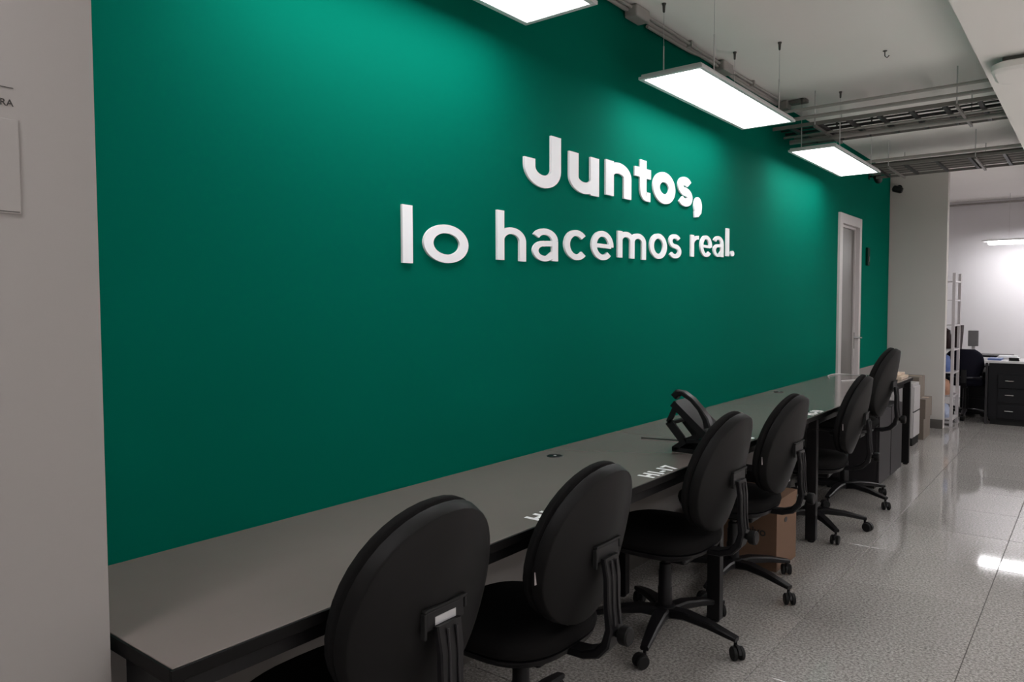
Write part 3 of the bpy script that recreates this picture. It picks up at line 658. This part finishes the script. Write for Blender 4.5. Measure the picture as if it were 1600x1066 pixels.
# ------------------------------------------------------------------ back office
t = thing('storage_rack', 'white metal storage rack standing behind the column edge', 'rack', (0, 0, 0))
RX0, RX1, RY0, RY1 = -.25, .625, 9.50, 9.95
for x in (RX0, RX1 - .03):
    for y in (RY0, RY1 - .03): MB().box(x, x + .03, y, y + .03, 0, 1.71, .003).build('post', 'rack', t)
SH = (.08, .34, .60, .86, 1.13, 1.41, 1.62)
for z in SH:
    sh = MB().box(RX0 + .031, RX1 - .031, RY0 + .004, RY1 - .004, z - .006, z); sh.box(RX1 - .028, RX1 - .004, RY0 + .031, RY1 - .031, z - .014, z + .004).box(RX0 + .004, RX0 + .028, RY0 + .031, RY1 - .031, z - .014, z + .004)
    sh.build('shelf', 'rack', t, False)
def sack(x, y, z, a, b, h, m, name, label, cat):
    mb = MB(); n = 14; rr = []
    for k in range(8):
        u = k / 7; sc = .75 + .25 * math.sin(PI * min(1, u * 1.2 + .1)) - (.45 if k == 7 else 0)
        rr.append([(x + a * sc * math.cos(2 * PI * q / n), y + b * sc * math.sin(2 * PI * q / n) * (1 + .08 * math.sin(2 * q + k)), z + .0005 + h * u) for q in range(n)])
    mb.rings(rr); return tag(mb.build(name, m), label, cat, 'goods on the white rack')
sack(.485, 9.70, .86, .10, .12, .24, 'brownblack', 'backpack', 'black bag on the white rack, topmost of its goods', 'bag')
sack(.485, 9.70, .60, .10, .12, .20, 'blue', 'plastic_bag', 'blue plastic bag on the white rack below the black bag', 'bag')
sack(.485, 9.70, .34, .10, .12, .18, 'orange', 'paper_sack', 'orange brown sack on the white rack below the blue bag', 'bag')
sack(.485, 9.70, .08, .10, .12, .16, 'paleblue', 'plastic_bag', 'pale bag on the lowest shelf of the white rack', 'bag')

t = thing('back_office_desk', 'black desk with pale top and drawers before the white back wall', 'desk', (0, 0, 0))
BX0, BX1, BY0, BY1 = .89, 2.5, 9.96, 10.55
MB().box(BX0 - .02, BX1, BY0 - .01, BY1, .70, .725, .003).build('tabletop', 'white_top', t)
MB().box(BX0 + .02, BX1 - .02, BY0 + .02, BY1 - .03, .06, .6995).build('body', 'black_desk', t)
MB().box(BX0 + .04, BX1 - .04, BY0 + .04, BY1 - .04, 0, .0595).build('plinth', 'rubber', t)
for z in (.42, .26, .08):
    q = MB().box(1.0, 1.36, BY0 + .004, BY0 + .0195, z, z + .15, .002).build('drawer', 'black_desk', t)
    MB().tube([(1.07, BY0 - .012, z + .083), (1.15, BY0 - .012, z + .083)], .006, 8).tube([(1.075, BY0 - .012, z + .083), (1.075, BY0 + .003, z + .083)], .004, 6).tube([(1.145, BY0 - .012, z + .083), (1.145, BY0 + .003, z + .083)], .004, 6).build('drawer_handle', 'chrome', q)
MB().box(BX0 - .012, BX0 + .012, BY0, BY0 + .03, 0, .6995, .003).build('leg', 'cabinet', t)
MB().box(BX0 - .012, BX0 + .018, BY1 - .06, BY1 - .03, 0, .6995, .003).build('leg', 'cabinet', t)
# things on it
t = thing('dark_filler_block', 'added black block with drawer fronts behind the low navy chair', 'cabinet', (.71, 10.80, 0))  # black block added to fill the dark gap below the low chair
MB().box(-.16, .16, -.16, .17, .02, .62, .004).build('body', 'black_desk', t)
for z in (.04, .24, .43): MB().box(-.15, .15, -.178, -.1605, z, z + .17, .003).build('drawer', 'black_desk', t)
for sx in (-.13, .13): MB().box(sx - .02, sx + .02, -.15, .15, 0, .0195).build('foot', 'rubber', t)
t = thing('side_table', 'dark side table behind the low chair in the back office', 'table', (.79, 11.17, 0))
MB().box(-.22, .25, -.2, .2, .70, .725, .003).build('table_top', 'black_desk', t)
for sx in (-.19, .20):
    for sy in (-.17, .15): MB().box(sx, sx + .03, sy, sy + .03, 0, .6995, .002).build('leg', 'black_desk', t)
t = thing('desk_monitor', 'small grey screen on a stand left of the papers, against the white back wall', 'monitor', (.62, 11.15, .7255))
MB().box(-.05, .05, -.04, .04, 0, .012, .003).build('monitor_base', 'rack', t); MB().box(-.02, .02, -.01, .01, .0122, .10, .003).build('neck', 'rack', t)
MB().box(-.06, .055, -.02, .015, .1005, .30, .006).build('screen', 'grey', t)
tag(MB().box(.89, 1.02, 10.02, 10.3, .7255, .745, .002).build('folder', 'blue'), 'blue folder on the left end of the black desk', 'folder')
t = thing('paper_pile', 'white papers piled on the black desk in the back office', 'papers', (1.05, 10.35, .7255))
MB().box(-.10, .12, -.1, .08, 0, .02, .001).build('sheets', 'white_top', t); MB().box(-.08, .10, -.08, .09, .0205, .04, .001).build('sheets', 'letter', t)
t = thing('stapler', 'small dark stapler lying on the black desk', 'stapler', (1.14, 10.05, .7255))
MB().box(-.05, .05, -.015, .015, 0, .012, .003).build('stapler_base', 'rubber', t); MB().box(-.05, .045, -.012, .012, .0125, .035, .005).build('arm', 'rubber', t)

def high_chair(loc, rz, m, top, w_, label):
    t = thing('swivel_chair', label, 'chair', loc, rz, 'dark chairs at the back office desk')
    rr = []; n = 20
    for k in range(12):
        u = k / 11; z = .52 + (top - .52) * u; sc = (math.sin(PI * (.18 + .64 * u)) ** .5) * (1 if k < 10 else (.93 if k == 10 else .75)) if k else .8
        rr.append([(w_ * sc * math.copysign(abs(math.cos(2 * PI * q / n)) ** .7, math.cos(2 * PI * q / n)), .22 + .05 * u + .045 * math.copysign(abs(math.sin(2 * PI * q / n)) ** .8, math.sin(2 * PI * q / n)), z) for q in range(n)])
    MB().rings(rr).build('backrest', m, t, ang=60)
    MB().box(-.20, .20, -.22, .19, .40, .50, .035).build('seat', m, t)
    MB().strip([(0, .10, .385), (0, .24, .39), (0, .29, .45), (0, .28, .60)], .06, .016, (1, 0, 0)).build('back_bar', 'dark_plastic', t)
    MB().lathe([(.04, .08), (.03, .12), (.026, .3), (.026, .399)], 14).build('gas_column', 'dark_plastic', t)
    for k in range(5):
        R = Matrix.Rotation(k * 2 * PI / 5 + .3, 4, 'Z')
        a = MB().strip([R @ Vector(p) for p in ((.02, 0, .10), (.15, 0, .095), (.29, 0, .07))], [.05, .045, .03], [.035, .03, .02], R @ Vector((0, 1, 0))).build('base_arm', 'dark_plastic', t)
        cm = Matrix.Translation(R @ Vector((.28, 0, .028))) @ Matrix.Rotation(k * 1.3, 4, 'Z') @ Matrix.Rotation(PI / 2, 4, 'X')
        MB().lathe([(.0, -.02), (.026, -.018), (.028, 0), (.026, .018), (.0, .02)], 14, cm).build('caster', 'rubber', t)
    for sx in (-1, 1):
        MB().tube([(sx * .19, .12, .47), (sx * .19, .10, .56), (sx * .19, -.02, .60), (sx * .19, -.14, .60)], .016, 8).build('armrest', 'dark_plastic', t)
high_chair((.24, 10.76, 0), d(-90), 'brownblack', 1.10, .23, 'dark brown high-back chair behind the rack, left of the black desk')
high_chair((.645, 10.33, 0), d(182), 'navy', .84, .20, 'low navy black chair between the rack and the black desk')
